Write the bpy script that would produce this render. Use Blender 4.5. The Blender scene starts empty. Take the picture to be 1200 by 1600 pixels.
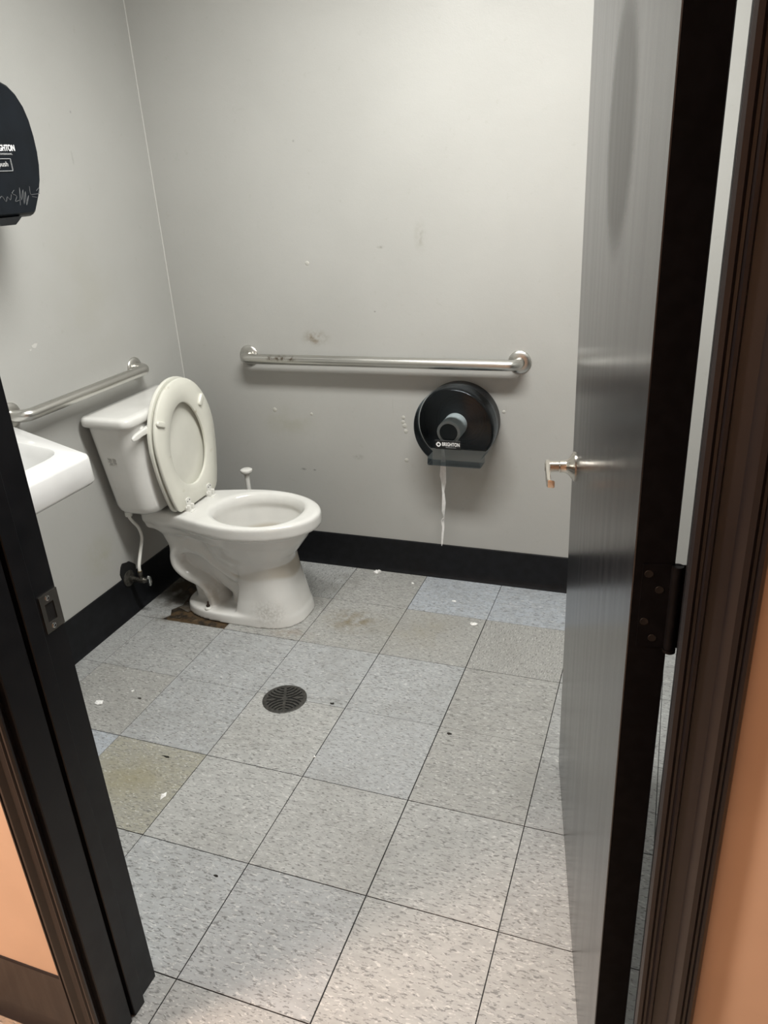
import bpy, bmesh, math, random
import numpy as np
from mathutils import Vector, Matrix
random.seed(7)
S = bpy.context.scene
COL = S.collection
PI = math.pi

# ---------------------------------------------------------------- camera
cam_d = bpy.data.cameras.new('camera'); cam = bpy.data.objects.new('camera', cam_d); COL.objects.link(cam)
CX, CY, CZ = 1.76080571, -2.35966524, 1.50487926
YAW, PITCH, ROLL, FPX = .36987980, -.41432533, -.05962557, 1205.087
_f = Vector((-math.sin(YAW)*math.cos(PITCH), math.cos(YAW)*math.cos(PITCH), math.sin(PITCH)))
_r = Vector((math.cos(YAW), math.sin(YAW), 0)); _u = _r.cross(_f)
_r2 = _r*math.cos(ROLL) + _u*math.sin(ROLL); _u2 = -_r*math.sin(ROLL) + _u*math.cos(ROLL)
m3 = Matrix((_r2, _u2, -_f)).transposed()
cam.matrix_world = Matrix.Translation((CX, CY, CZ)) @ m3.to_4x4()
cam_d.sensor_fit = 'VERTICAL'; cam_d.sensor_height = 36; cam_d.lens = FPX/1600*36
cam_d.clip_start = .02
S.camera = cam

# ---------------------------------------------------------------- world, exposure, main light
w = bpy.data.worlds.new('world'); S.world = w; w.use_nodes = True
w.node_tree.nodes['Background'].inputs[0].default_value = (.8, .8, .8, 1)
w.node_tree.nodes['Background'].inputs[1].default_value = .02
S.view_settings.view_transform = 'Standard'; S.view_settings.look = 'None'
S.view_settings.gamma = 1; S.view_settings.use_curve_mapping = False
S.view_settings.exposure = 0.0
ROOM_W, HALL_W = 50.0, 80.0
ROOM_C, HALL_C = (1.0, .995, .95), (1.0, .74, .58)
LAMP = (1.18, -.74, 2.44); LAMP_SIZE = (1.1, .26)
HLAMP = (.02, -2.52, 2.44)
def area(name, loc, sx, sy, power, col):
    l = bpy.data.lights.new(name, 'AREA'); l.shape = 'RECTANGLE'; l.size = sx; l.size_y = sy
    l.energy = power; l.color = col
    o = bpy.data.objects.new(name, l); o.location = loc; COL.objects.link(o); return o
area('room_lamp_light', (LAMP[0], LAMP[1], LAMP[2]-.095), LAMP_SIZE[0], LAMP_SIZE[1], ROOM_W, ROOM_C)
area('hall_lamp_light', (HLAMP[0], HLAMP[1], HLAMP[2]-.095), .35, .35, HALL_W, HALL_C)

# ---------------------------------------------------------------- material helpers
class NT:
    def __init__(s, name):
        s.m = bpy.data.materials.new(name); s.m.use_nodes = True
        s.t = s.m.node_tree; s.n = s.t.nodes; s.b = s.n['Principled BSDF']; s.out = s.n['Material Output']
    def new(s, typ, **kw):
        n = s.n.new(typ)
        for k, v in kw.items(): setattr(n, k, v)
        return n
    def put(s, sock, v):
        if isinstance(v, bpy.types.NodeSocket): s.t.links.new(v, sock)
        elif isinstance(v, (tuple, list)) and sock.type == 'RGBA' and len(v) == 3: sock.default_value = (*v, 1)
        else: sock.default_value = v
    def math(s, op, a, b=0.0, c=0.0, clamp=False):
        n = s.new('ShaderNodeMath', operation=op, use_clamp=clamp)
        s.put(n.inputs[0], a); s.put(n.inputs[1], b); s.put(n.inputs[2], c); return n.outputs[0]
    def vm(s, op, a, b=(0, 0, 0)):
        n = s.new('ShaderNodeVectorMath', operation=op)
        s.put(n.inputs[0], a); s.put(n.inputs[1], b)
        return n.outputs['Value' if op in ('LENGTH', 'DOT_PRODUCT') else 'Vector']
    def mix(s, f, a, b, blend='MIX'):
        n = s.new('ShaderNodeMix', data_type='RGBA', blend_type=blend)
        s.put(n.inputs[0], f); s.put(n.inputs[6], a); s.put(n.inputs[7], b); return n.outputs[2]
    def ramp(s, v, a, b, lo=0.0, hi=1.0):
        n = s.new('ShaderNodeMapRange', interpolation_type='SMOOTHSTEP')
        s.put(n.inputs[0], v); n.inputs[1].default_value = a; n.inputs[2].default_value = b
        n.inputs[3].default_value = lo; n.inputs[4].default_value = hi; return n.outputs[0]
    def noise(s, vec, scale=5, detail=2, rough=.5, dist=0):
        n = s.new('ShaderNodeTexNoise'); s.put(n.inputs['Vector'], vec)
        n.inputs['Scale'].default_value = scale; n.inputs['Detail'].default_value = detail
        n.inputs['Roughness'].default_value = rough; n.inputs['Distortion'].default_value = dist
        return n.outputs['Fac']
    def pos(s): return s.new('ShaderNodeNewGeometry').outputs['Position']
    def obj(s): return s.new('ShaderNodeTexCoord').outputs['Object']
    def spot(s, vec, c, r, n_scale=60, n_amt=.6, soft=1.0, bias=.5):
        d = s.vm('LENGTH', s.vm('DIVIDE', s.vm('SUBTRACT', vec, c), r))
        base = s.ramp(d, 1.0, 1.0-soft)
        nz = s.ramp(s.noise(vec, n_scale, 3, .6), bias-n_amt*.35, bias+n_amt*.35)
        return s.math('MULTIPLY', base, nz)
    def bump(s, h, strength, dist=.001):
        n = s.new('ShaderNodeBump'); n.inputs['Strength'].default_value = strength
        n.inputs['Distance'].default_value = dist; s.put(n.inputs['Height'], h)
        s.put(s.b.inputs['Normal'], n.outputs[0])
    def set(s, **kw):
        names = dict(col='Base Color', rough='Roughness', metal='Metallic', spec='Specular IOR Level', coat='Coat Weight', coatr='Coat Roughness', em='Emission Color', ems='Emission Strength', alpha='Alpha', trans='Transmission Weight', ior='IOR')
        for k, v in kw.items(): s.put(s.b.inputs[names[k]], v)
        return s
def plain(name, col, rough=.5, metal=0.0, spec=.5, nscale=0, namt=.12, bump=0):
    t = NT(name); t.set(rough=rough, metal=metal, spec=spec)
    if nscale:
        nz = t.noise(t.pos(), nscale, 3)
        t.set(col=t.mix(t.ramp(nz, .3, .7), tuple(c*(1-namt) for c in col), tuple(min(1, c*(1+namt)) for c in col)))
        if bump: t.bump(nz, bump)
    else: t.set(col=col)
    return t.m

def wall_material():
    t = NT('wall_paint'); p = t.pos()
    base = t.mix(t.ramp(t.noise(p, 2.2, 3), .3, .7), (.405, .403, .385), (.43, .428, .41))
    fine = t.noise(p, 34, 4, .65)
    base = t.mix(t.math('MULTIPLY', t.ramp(fine, .62, .8), .25), base, (.30, .29, .25))
    for c, r, col, k, ns in (
        ((.505, .275, .952), (.075, .05, .04), (.17, .13, .075), .85, 45),
        ((.36, .275, .62), (.17, .05, .10), (.30, .29, .21), .4, 14),
        ((.646, .275, .489), (.03, .05, .016), (.2, .19, .16), .7, 60),
        ((.93, .275, 1.30), (.03, .05, .07), (.27, .26, .22), .6, 50),
        ((.786, .275, 1.269), (.02, .05, .008), (.2, .19, .16), .7, 60),
        ((.489, .275, 1.619), (.006, .05, .006), (.1, .1, .09), 1, 10),
        ((.40, .275, .42), (.02, .05, .008), (.1, .1, .09), .8, 60),
        ((.45, .275, .42), (.01, .05, .005), (.1, .1, .09), .8, 60),
        ((.75, .275, 1.05), (.006, .05, .004), (.1, .1, .09), 1, 10),
        ((.80, .275, .70), (.002, .05, .045), (.25, .245, .22), .6, 5),
        ((1.1, .275, .45), (.25, .05, .2), (.33, .32, .27), .4, 9),
        ((-.1, -.102, 1.734), (.05, .005, .006), (.1, .1, .09), 1, 10),
        ((-.1, -.135, 1.60), (.05, .006, .03), (.22, .22, .2), .8, 30),
        ((-.1, -.40, .30), (.05, .12, .12), (.36, .35, .28), .6, 22),
        ((-.1, -.2, 1.2), (.05, .25, .4), (.37, .36, .31), .35, 8),
    ):
        base = t.mix(t.math('MULTIPLY', t.spot(p, c, r, ns), k), base, col)
    t.set(col=base, rough=t.ramp(t.noise(p, 5, 3), .3, .7, .42, .54), spec=.45)
    t.bump(t.math('ADD', t.noise(p, 260, 2), t.math('MULTIPLY', t.noise(p, 38, 3), 1.5)), .22, .0012)
    return t.m
M_WALL = wall_material()

def tile_material(name, stains=True):
    t = NT(name)
    info = t.new('ShaderNodeObjectInfo')
    tc = t.obj(); p = t.pos()
    off = t.vm('ADD', tc, t.vm('MULTIPLY', (37.0, 53.0, 11.0), t.new('ShaderNodeCombineXYZ').outputs[0]))
    cx = t.new('ShaderNodeCombineXYZ'); r = info.outputs['Random']
    t.put(cx.inputs[0], t.math('MULTIPLY', r, 37)); t.put(cx.inputs[1], t.math('MULTIPLY', r, 91)); t.put(cx.inputs[2], t.math('MULTIPLY', r, 17))
    vec = t.vm('ADD', tc, cx.outputs[0])
    warp = t.new('ShaderNodeTexNoise'); t.put(warp.inputs['Vector'], vec); warp.inputs['Scale'].default_value = 30
    v2 = t.vm('ADD', vec, t.vm('MULTIPLY', t.vm('SUBTRACT', warp.outputs['Color'], (.5, .5, .5)), (.012, .012, 0)))
    def streak(sx, sy, o):
        return t.noise(t.vm('MULTIPLY', t.vm('ADD', v2, (o, o*.7, 0)), (sx, sy, 60)), 1, 2, .55)
    light = t.ramp(streak(80, 230, 3.1), .59, .67)
    dark = t.ramp(streak(80, 250, 9.7), .555, .66)
    mid = t.ramp(streak(30, 80, 15.2), .35, .65)
    base = info.outputs['Color']
    c = t.mix(t.math('MULTIPLY', mid, .35), base, (.25, .252, .248))
    c = t.mix(t.math('MULTIPLY', light, .55), c, (.66, .66, .64))
    c = t.mix(t.math('MULTIPLY', dark, .68), c, (.10, .10, .097))
    # traffic dirt
    big = t.ramp(t.noise(p, 3.2, 4, .6), .42, .75)
    c = t.mix(t.math('MULTIPLY', big, .28), c, (.20, .195, .175))
    if stains:
        for cc, rr, col, k, ns in (
            ((.02, -.03, 0), (.20, .24, .1), (.040, .030, .016), 1.9, -12),
            ((.745, -.13, 0), (.16, .11, .1), (.17, .13, .06), .85, 20),
            ((.56, -.27, 0), (.12, .05, .1), (.24, .18, .12), .55, 30),
            ((-.01, -.13, 0), (.13, .17, .1), (.035, .026, .013), .97, 16),
            ((.06, -.30, 0), (.12, .04, .1), (.09, .07, .04), .7, 40),
            ((.45, -1.05, 0), (.18, .14, .1), (.26, .23, .13), .6, 8),
            ((1.0, -.12, 0), (.2, .2, .1), (.3, .27, .2), .4, 10),
            ((.60, .12, 0), (.1, .12, .1), (.10, .095, .075), .8, 12),
            ((.71, -.62, 0), (.11, .10, .1), (.22, .21, .18), .5, 30),
        ):
            c = t.mix(t.math('MULTIPLY', t.spot(p, cc, rr, abs(ns), bias=.5 if ns > 0 else .36), k, clamp=True), c, col)
    specks = t.ramp(t.noise(p, 190, 1), .79, .83)
    c = t.mix(t.math('MULTIPLY', specks, .8), c, (.03, .03, .025))
    t.set(col=c, rough=t.ramp(t.noise(p, 7, 3), .3, .7, .36, .52), spec=.45)
    t.bump(t.math('ADD', t.noise(p, 120, 2), t.noise(p, 14, 2)), .10, .001)
    return t.m
M_TILE = tile_material('vinyl_tile')
M_HTILE = tile_material('hall_tile', False)

def subfloor_material():
    t = NT('subfloor_adhesive'); p = t.pos()
    n1 = t.noise(p, 28, 5, .65); n2 = t.noise(p, 60, 4, .6)
    spot = t.math('SUBTRACT', 1, t.ramp(t.vm('LENGTH', t.vm('SUBTRACT', p, (.15, -.15, 0))), .22, .32))
    c = t.mix(t.ramp(n1, .40, .58), (.014, .010, .006), (.075, .047, .022))
    c = t.mix(t.math('MULTIPLY', t.ramp(n2, .60, .72), .5), c, (.24, .19, .13))
    c = t.mix(spot, (.012, .012, .012), c)
    t.set(col=c, rough=.6); t.bump(n1, .5, .003); return t.m
M_SUB = subfloor_material()

M_GRIME = plain('joint_grime', (.008, .0075, .007), .9)
M_BASE = plain('black_vinyl', (.0055, .006, .0075), .5, spec=.25, nscale=30, namt=.3)
M_CAULK = plain('caulk', (.54, .535, .51), .6)
M_CEIL = plain('ceiling_paint', (.84, .84, .82), .8, nscale=20, namt=.04)
def ceramic(name, col, rough, stain=None):
    t = NT(name); p = t.pos()
    c = t.mix(t.ramp(t.noise(p, 9, 3), .35, .75), col, tuple(x*.93 for x in col))
    if stain == 'bowl':
        # beige tint on upward faces inside the bowl, dirt at foot
        d = t.vm('LENGTH', t.vm('DIVIDE', t.vm('SUBTRACT', p, (.41, -.13, .25)), (.165, .137, .132)))
        up = t.ramp(t.vm('DOT_PRODUCT', t.new('ShaderNodeNewGeometry').outputs['Normal'], (0, 0, 1)), -.02, .12)
        c = t.mix(t.math('MULTIPLY', up, t.ramp(d, 1.02, .92, 0, .75)), c, (.50, .45, .37))
        dirt = t.math('MULTIPLY', t.spot(p, (.47, -.26, .06), (.10, .08, .07), 120, .5), .5)
        c = t.mix(dirt, c, (.30, .28, .24))
        c = t.mix(t.math('MULTIPLY', t.spot(p, (.2, -.22, .08), (.14, .09, .09), 22, .6), .55), c, (.38, .31, .22))
    if stain == 'seat':
        for cc, rr, k in (((.16, -.19, .87), (.05, .02, .008), .5), ((.16, -.05, .74), (.05, .006, .02), .7), ((.16, -.06, .73), (.05, .005, .006), .9),
                          ((.16, -.25, .64), (.05, .012, .01), .3), ((.16, .0, .58), (.05, .02, .01), .3), ((.16, -.21, .50), (.05, .012, .008), .4)):
            c = t.mix(t.math('MULTIPLY', t.spot(p, cc, rr, 90), k), c, (.33, .25, .10))
    t.set(col=c, rough=rough, spec=.5, coat=.25, coatr=.06)
    return t.m
M_CER = ceramic('white_ceramic', (.74, .735, .71), .14)
M_BOWL = ceramic('bowl_ceramic', (.74, .735, .71), .14, 'bowl')
M_SINK = ceramic('sink_ceramic', (.76, .76, .755), .12)
M_SEAT = ceramic('cream_plastic', (.745, .74, .665), .30, 'seat')
M_LID = ceramic('white_plastic_lid', (.72, .715, .65), .28)
M_WPL = plain('white_plastic', (.74, .735, .70), .35)
def steel():
    t = NT('brushed_steel'); p = t.pos()
    n = t.noise(t.vm('MULTIPLY', p, (6, 6, 500)), 1, 3)
    c = t.mix(n, (.50, .49, .46), (.64, .63, .60))
    for cc in ((.345, .20, .889), (.375, .20, .889), (.434, .20, .886), (.395, .2, .89)):
        c = t.mix(t.math('MULTIPLY', t.spot(p, cc, (.024, .05, .016), 110, .4), .9), c, (.10, .065, .03))
    t.set(col=c, metal=1.0, rough=t.ramp(n, .2, .8, .26, .38)); return t.m
M_STEEL = steel()
M_NICKEL = plain('satin_nickel', (.66, .62, .56), .22, 1.0)
M_CHROME = plain('chrome', (.6, .62, .62), .15, 1.0)
M_OLDMETAL = plain('tarnished_metal', (.09, .085, .075), .45, .8, nscale=90, namt=.4)
M_IRON = plain('drain_iron', (.055, .053, .048), .5, .35, nscale=120, namt=.35, bump=.3)
M_VOID = plain('dark_void', (.003, .003, .003), .8)
M_RUST = plain('rusty_bolt', (.035, .02, .012), .7, nscale=200, namt=.4)
M_BLKPL = plain('black_plastic', (.006, .007, .0085), .36, spec=.35, nscale=70, namt=.25)
M_TOWELP = plain('black_dispenser_plastic', (.0045, .0065, .0095), .4, spec=.17, nscale=18, namt=.15)
M_PRINT = plain('white_print', (.82, .82, .82), .5)
M_GRAYP = plain('grey_print', (.35, .36, .37), .5)
M_SCR = plain('scratch_grey', (.10, .105, .11), .6)
M_LTGRAY = plain('light_grey_print', (.5, .5, .5), .5)
M_SPIN = plain('grey_plastic', (.90, .91, .90), .4)
M_PAPER = plain('tissue_paper', (.86, .855, .84), .85, nscale=80, namt=.05)
M_LABEL = plain('label_black', (.004, .004, .005), .4)
def smoke():
    t = NT('smoked_plastic'); t.n.remove(t.b)
    tr = t.new('ShaderNodeBsdfTransparent'); tr.inputs[0].default_value = (.72, .77, .79, 1)
    gl = t.new('ShaderNodeBsdfGlossy'); gl.inputs['Roughness'].default_value = .16; gl.inputs['Color'].default_value = (.62, .68, .74, 1)
    df = t.new('ShaderNodeBsdfDiffuse'); df.inputs[0].default_value = (.02, .025, .028, 1)
    m1 = t.new('ShaderNodeMixShader'); m1.inputs[0].default_value = .05
    t.t.links.new(tr.outputs[0], m1.inputs[1]); t.t.links.new(df.outputs[0], m1.inputs[2])
    fr = t.new('ShaderNodeFresnel'); fr.inputs[0].default_value = 1.45
    m2 = t.new('ShaderNodeMixShader'); t.t.links.new(fr.outputs[0], m2.inputs[0])
    t.t.links.new(m1.outputs[0], m2.inputs[1]); t.t.links.new(gl.outputs[0], m2.inputs[2])
    t.t.links.new(m2.outputs[0], t.out.inputs[0]); return t.m
M_SMOKE = smoke()
def frame_black():
    t = NT('black_frame_paint'); p = t.pos()
    n = t.noise(p, 25, 4)
    t.set(col=t.mix(n, (.0045, .005, .007), (.008, .0085, .011)), rough=t.ramp(n, .3, .7, .36, .46), spec=.32)
    t.bump(t.noise(p, 160, 2), .08); return t.m
M_FRAME = frame_black()
def casing_paint():
    t = NT('dark_casing_paint'); p = t.pos(); n = t.noise(t.vm('MULTIPLY', p, (60, 60, 6)), 1, 4)
    t.set(col=t.mix(n, (.012, .0115, .0145), (.018, .017, .020)), rough=t.ramp(n, .3, .7, .3, .4), spec=.5)
    t.bump(t.noise(p, 140, 2), .08); return t.m
M_CASE = casing_paint()
def door_paint():
    t = NT('door_black_gloss'); tc = t.obj()
    # u along leaf (x, from hinge), z up: object coordinates
    n = t.noise(t.vm('MULTIPLY', tc, (30, 30, 1.2)), 1, 4, .6)
    d = t.vm('LENGTH', t.vm('DIVIDE', t.vm('SUBTRACT', tc, (.375, 0, 1.54)), (.14, 1, .155)))
    d2 = t.math('ADD', d, t.math('MULTIPLY', t.math('SUBTRACT', n, .5), .35))
    smear = t.ramp(d2, 1.2, .75)
    lower = t.ramp(t.new('ShaderNodeSeparateXYZ').outputs[2], 0, 1)
    c = t.mix(n, (.010, .0105, .0125), (.015, .0155, .018))
    c = t.mix(t.math('MULTIPLY', smear, .8), c, (.020, .020, .019))
    scuff = t.ramp(t.noise(t.vm('MULTIPLY', tc, (140, 140, 9)), 1, 2), .74, .80)
    low = t.ramp(t.vm('DOT_PRODUCT', tc, (0, 0, 1)), .75, .1)
    c = t.mix(t.math('MULTIPLY', t.math('MULTIPLY', scuff, low), .5), c, (.09, .09, .09))
    t.set(col=c, rough=t.math('ADD', t.ramp(n, .3, .7, .20, .235), t.math('MULTIPLY', smear, .12)), spec=t.math('SUBTRACT', .5, t.math('MULTIPLY', smear, .14)))
    t.bump(t.noise(tc, 90, 2), .03, .001); return t.m
M_DOOR = door_paint()
M_HALLW = plain('hall_wall_paint', (.73, .56, .43), .55, nscale=6, namt=.04)
M_LAMPG = NT('lamp_diffuser').set(col=(.9, .9, .9), em=(*ROOM_C, 1), ems=3.0).m
M_LAMPH = NT('hall_lamp_diffuser').set(col=(.9, .9, .9), em=(*HALL_C, 1), ems=3.0).m
def water_mat():
    return NT('water').set(col=(.55, .56, .52), rough=.03, trans=.8, ior=1.33).m
M_WATER = water_mat()

# ---------------------------------------------------------------- object helpers
def thing(name, label, cat, loc=(0, 0, 0), group=None, kind=None):
    o = bpy.data.objects.new(name, None); COL.objects.link(o); o.location = loc
    o.empty_display_size = .05
    tag(o, label, cat, group, kind); return o
def tag(o, label=None, cat=None, group=None, kind=None):
    if label: o['label'] = label
    if cat: o['category'] = cat
    if group: o['group'] = group
    if kind: o['kind'] = kind
    return o
def root_of(o):
    while o.parent: o = o.parent
    return o
def mesh(name, V, F, mat, parent=None, smooth=30, origin=None, mats=None):
    """V in world metres; parts are stored relative to their root's location."""
    if parent is not None: org = Vector(root_of(parent).location)
    else: org = Vector(origin) if origin else Vector((0, 0, 0))
    me = bpy.data.meshes.new(name)
    me.from_pydata([tuple(Vector(v)-org) for v in V], [], F)
    me.materials.append(mat)
    for m in (mats or []): me.materials.append(m)
    bm = bmesh.new(); bm.from_mesh(me); bmesh.ops.recalc_face_normals(bm, faces=bm.faces); bm.to_mesh(me); bm.free()
    if smooth:
        for p in me.polygons: p.use_smooth = True
        if smooth < 180: me.set_sharp_from_angle(angle=math.radians(smooth))
    me.update()
    o = bpy.data.objects.new(name, me); COL.objects.link(o)
    if parent is not None: o.parent = parent
    else: o.location = org
    return o
class MB:
    def __init__(s): s.V = []; s.F = []
    def add(s, V, F):
        k = len(s.V); s.V += [Vector(v) for v in V]; s.F += [tuple(i+k for i in f) for f in F]; return s
    def box(s, x0, x1, y0, y1, z0, z1, bev=0, M=None):
        bm = bmesh.new(); bmesh.ops.create_cube(bm, size=1)
        for v in bm.verts: v.co = Vector(((x0+x1)/2+v.co.x*(x1-x0), (y0+y1)/2+v.co.y*(y1-y0), (z0+z1)/2+v.co.z*(z1-z0)))
        if bev: bmesh.ops.bevel(bm, geom=bm.edges[:], offset=bev, segments=2 if bev > .0015 else 1, profile=.6, affect='EDGES')
        return s.from_bm(bm, M)
    def from_bm(s, bm, M=None):
        bm.verts.index_update()
        V = [(M @ v.co) if M else v.co.copy() for v in bm.verts]; F = [tuple(v.index for v in f.verts) for f in bm.faces]
        bm.free(); return s.add(V, F)
    def loft(s, rings, cap0=True, cap1=True, closed=False):
        n = len(rings[0]); V = [p for r in rings for p in r]; F = []
        m = len(rings)
        for k in range(m if closed else m-1):
            a = k*n; b = ((k+1) % m)*n
            for i in range(n):
                j = (i+1) % n; F.append((a+i, a+j, b+j, b+i))
        if not closed:
            if cap0: F.append(tuple(range(n-1, -1, -1)))
            if cap1: F.append(tuple(range((m-1)*n, m*n)))
        return s.add(V, F)
    def lathe(s, prof, c, axis, n=32, caps=True):
        """prof: (radius, distance along axis)"""
        a = Vector(axis).normalized(); t = Vector((0, 0, 1)) if abs(a.z) < .9 else Vector((1, 0, 0))
        e1 = a.cross(t).normalized(); e2 = a.cross(e1); c = Vector(c)
        return s.loft([[c+a*h+(e1*math.cos(2*PI*i/n)+e2*math.sin(2*PI*i/n))*max(r, 1e-5) for i in range(n)] for r, h in prof], caps, caps)
    def tube(s, pts, r, n=14, sub=6, caps=True, flat=None):
        P = catmull([Vector(p) for p in pts], sub) if sub > 1 else [Vector(p) for p in pts]
        rad = (lambda f: r) if not callable(r) else r
        T = (P[1]-P[0]).normalized(); up = Vector((0, 0, 1)) if abs(T.z) < .9 else Vector((1, 0, 0))
        N = (up - T*up.dot(T)).normalized(); rings = []
        for k, p in enumerate(P):
            T2 = (P[min(k+1, len(P)-1)]-P[max(k-1, 0)]).normalized()
            N = (N - T2*N.dot(T2)).normalized(); B = T2.cross(N); rr = rad(k/(len(P)-1))
            rings.append([p+(N*math.cos(2*PI*i/n)+B*math.sin(2*PI*i/n)*(flat or 1))*rr for i in range(n)])
        return s.loft(rings, caps, caps)
    def prism(s, pts, d0, d1, fn):
        """outline pts (a,b) extruded from d0 to d1; fn(a,b,d)->xyz"""
        return s.loft([[fn(a, b, d) for a, b in pts] for d in (d0, d1)])
    def build(s, name, mat, parent=None, **k): return mesh(name, s.V, s.F, mat, parent, **k)
def catmull(P, sub):
    out = []
    for k in range(len(P)-1):
        p0 = P[max(k-1, 0)]; p1 = P[k]; p2 = P[k+1]; p3 = P[min(k+2, len(P)-1)]
        for i in range(sub):
            t = i/sub
            out.append(.5*((2*p1)+(p2-p0)*t+(2*p0-5*p1+4*p2-p3)*t*t+(3*p1-p0-3*p2+p3)*t**3))
    out.append(P[-1]); return out
def rrect(x0, x1, y0, y1, r, n=6):
    r = min(r, (x1-x0)/2-1e-4, (y1-y0)/2-1e-4); out = []
    for cx, cy, a in ((x1-r, y1-r, 0), (x0+r, y1-r, 90), (x0+r, y0+r, 180), (x1-r, y0+r, 270)):
        for i in range(n+1):
            t = math.radians(a+90*i/n); out.append((cx+r*math.cos(t), cy+r*math.sin(t)))
    return out
def text(name, s, size, M, mat, parent, off=0.0, extrude=.0002, width=None):
    cu = bpy.data.curves.new(name, 'FONT'); cu.body = s; cu.size = size; cu.align_x = 'CENTER'; cu.align_y = 'CENTER'
    cu.offset = off; cu.extrude = extrude; cu.space_character = 1.02
    to = bpy.data.objects.new('tmp', cu); COL.objects.link(to)
    dg = bpy.context.evaluated_depsgraph_get(); dg.update()
    me = bpy.data.meshes.new_from_object(to.evaluated_get(dg)); bpy.data.objects.remove(to)
    xs = [v.co.x for v in me.vertices]; k = (width/(max(xs)-min(xs))) if width else 1
    V = [M @ Vector((v.co.x*k, v.co.y, v.co.z)) for v in me.vertices]; F = [tuple(p.vertices) for p in me.polygons]
    return mesh(name, V, F, mat, parent, smooth=0)

# ---------------------------------------------------------------- room shell
XL, XR, YB, YI, YH, HT = -.1, 2.3, .275, -1.535, -1.685, 2.44
JL, JR = .868, 1.808            # rabbet faces of the door jambs
DH = 2.06
T = .3048
def structure(mb, name, mat, label=None, parent=None, **k):
    o = mb.build(name, mat, parent, **k)
    if parent is None: o['kind'] = 'structure'
    if label: o['label'] = label
    return o
wl = structure(MB().box(XL-.12, XL, YI, YB+.12, -.03, HT), 'wall_left', M_WALL, 'pale grey painted wall behind the toilet tank', smooth=0)
wb = structure(MB().box(XL, XR+.12, YB, YB+.12, -.03, HT), 'wall_back', M_WALL, 'scuffed pale grey painted wall behind the long grab bar', smooth=0)
wr = structure(MB().box(XR, XR+.12, YI, YB, -.03, HT), 'wall_right', M_WALL, 'pale grey painted wall hidden behind the open door', smooth=0)
# wall with the doorway: grey inside, beige in the hall
b = MB()
b.box(-2.6, JL-.02, YH, YI, -.03, HT); b.box(JR+.02, 3.4, YH, YI, -.03, HT); b.box(JL-.02, JR+.02, YH, YI, DH+.02, HT)
wf = structure(b, 'wall_front', M_WALL, 'wall with the doorway, beige on the hallway side', smooth=0, mats=[M_HALLW])
for p in wf.data.polygons:
    if p.normal.y < -.5: p.material_index = 1
structure(MB().box(XL-.12, XR+.12, YI, YB+.12, HT, HT+.08), 'ceiling', M_CEIL, 'white restroom ceiling', smooth=0)
structure(MB().box(-2.6, 3.4, -4.3, YI, HT, HT+.08), 'ceiling_hall', M_CEIL, 'white hallway ceiling', smooth=0)
structure(MB().box(-2.6, 3.4, -4.4, -4.3, -.03, HT), 'wall_hall', M_HALLW, 'beige hallway wall opposite the doorway', smooth=0)
structure(MB().box(-2.7, -2.6, -4.4, YI, -.03, HT), 'wall_hall_left', M_HALLW, 'beige wall at the left end of the hallway', smooth=0)
structure(MB().box(3.4, 3.5, -4.4, YI, -.03, HT), 'wall_hall_right', M_HALLW, 'beige wall at the right end of the hallway', smooth=0)
structure(MB().add([(XL-.003, YB, -.003), (XL, YB, HT), (XL, YB-.003, HT), (XL+.0022, YB-.0022, HT)], []).box(XL-.001, XL+.0025, YB-.0025, YB+.001, .15, HT, .001), 'trim_1', M_CAULK, 'thin pale caulk bead down the wall corner', smooth=0)

# floor: subfloor slab with individual tiles
fl = structure(MB().box(XL, XR, YH, YB, -.05, -.0032).box(JL-.02, JR+.02, YH, YI, -.05, -.0033), 'floor', M_SUB, 'grey vinyl tile floor with dark joints', smooth=0)
def tile_mesh(name, mat, w, d, th=.003, ch=.0006):
    V = []; 
    for z, i in ((-th, 0), (-ch, 0), (0, ch)):
        V += [(-w/2+i, -d/2+i, z), (w/2-i, -d/2+i, z), (w/2-i, d/2-i, z), (-w/2+i, d/2-i, z)]
    F = [(3, 2, 1, 0), (8, 9, 10, 11)]
    for k in (0, 4):
        for i in range(4):
            j = (i+1) % 4; F.append((k+i, k+j, k+4+j, k+4+i))
    me = bpy.data.meshes.new(name); me.from_pydata(V, [], F); me.materials.append(mat); me.materials.append(M_GRIME)
    for i in range(2, 6): me.polygons[i].material_index = 1
    return me
GREY, COOL, BLUE, WARM, OLIV, PALE = (.37, .376, .372), (.39, .402, .41), (.40, .432, .475), (.36, .358, .342), (.335, .325, .27), (.41, .412, .402)
TONE = {(1, 0): GREY, (2, 0): WARM, (3, 0): BLUE, (4, 0): BLUE, (5, 0): BLUE, (1, -1): WARM, (2, -1): WARM, (3, -1): WARM, (4, -1): WARM, (-1, -1): GREY, (-1, -2): GREY,
        (0, -2): GREY, (1, -2): COOL, (2, -2): COOL, (3, -2): COOL, (4, -2): WARM, (0, -3): WARM, (1, -3): COOL, (2, -3): PALE, (3, -3): COOL, (4, -3): WARM,
        (0, -4): BLUE, (1, -4): OLIV, (2, -4): PALE, (3, -4): PALE, (4, -4): PALE, (1, -5): GREY, (2, -5): COOL, (3, -5): COOL, (4, -5): PALE, (5, -5): PALE}
TURN = {(4, -1), (1, 0)}
VGAP = {0: .0016, 1: .0009, 2: .0016, 3: .0021, 4: .0027, 5: .0021, 6: .0016}
HGAP = {0: .0014, -1: .0015, -2: .0010, -3: .0016, -4: .0019, -5: .0021}
cache = {}
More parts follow.
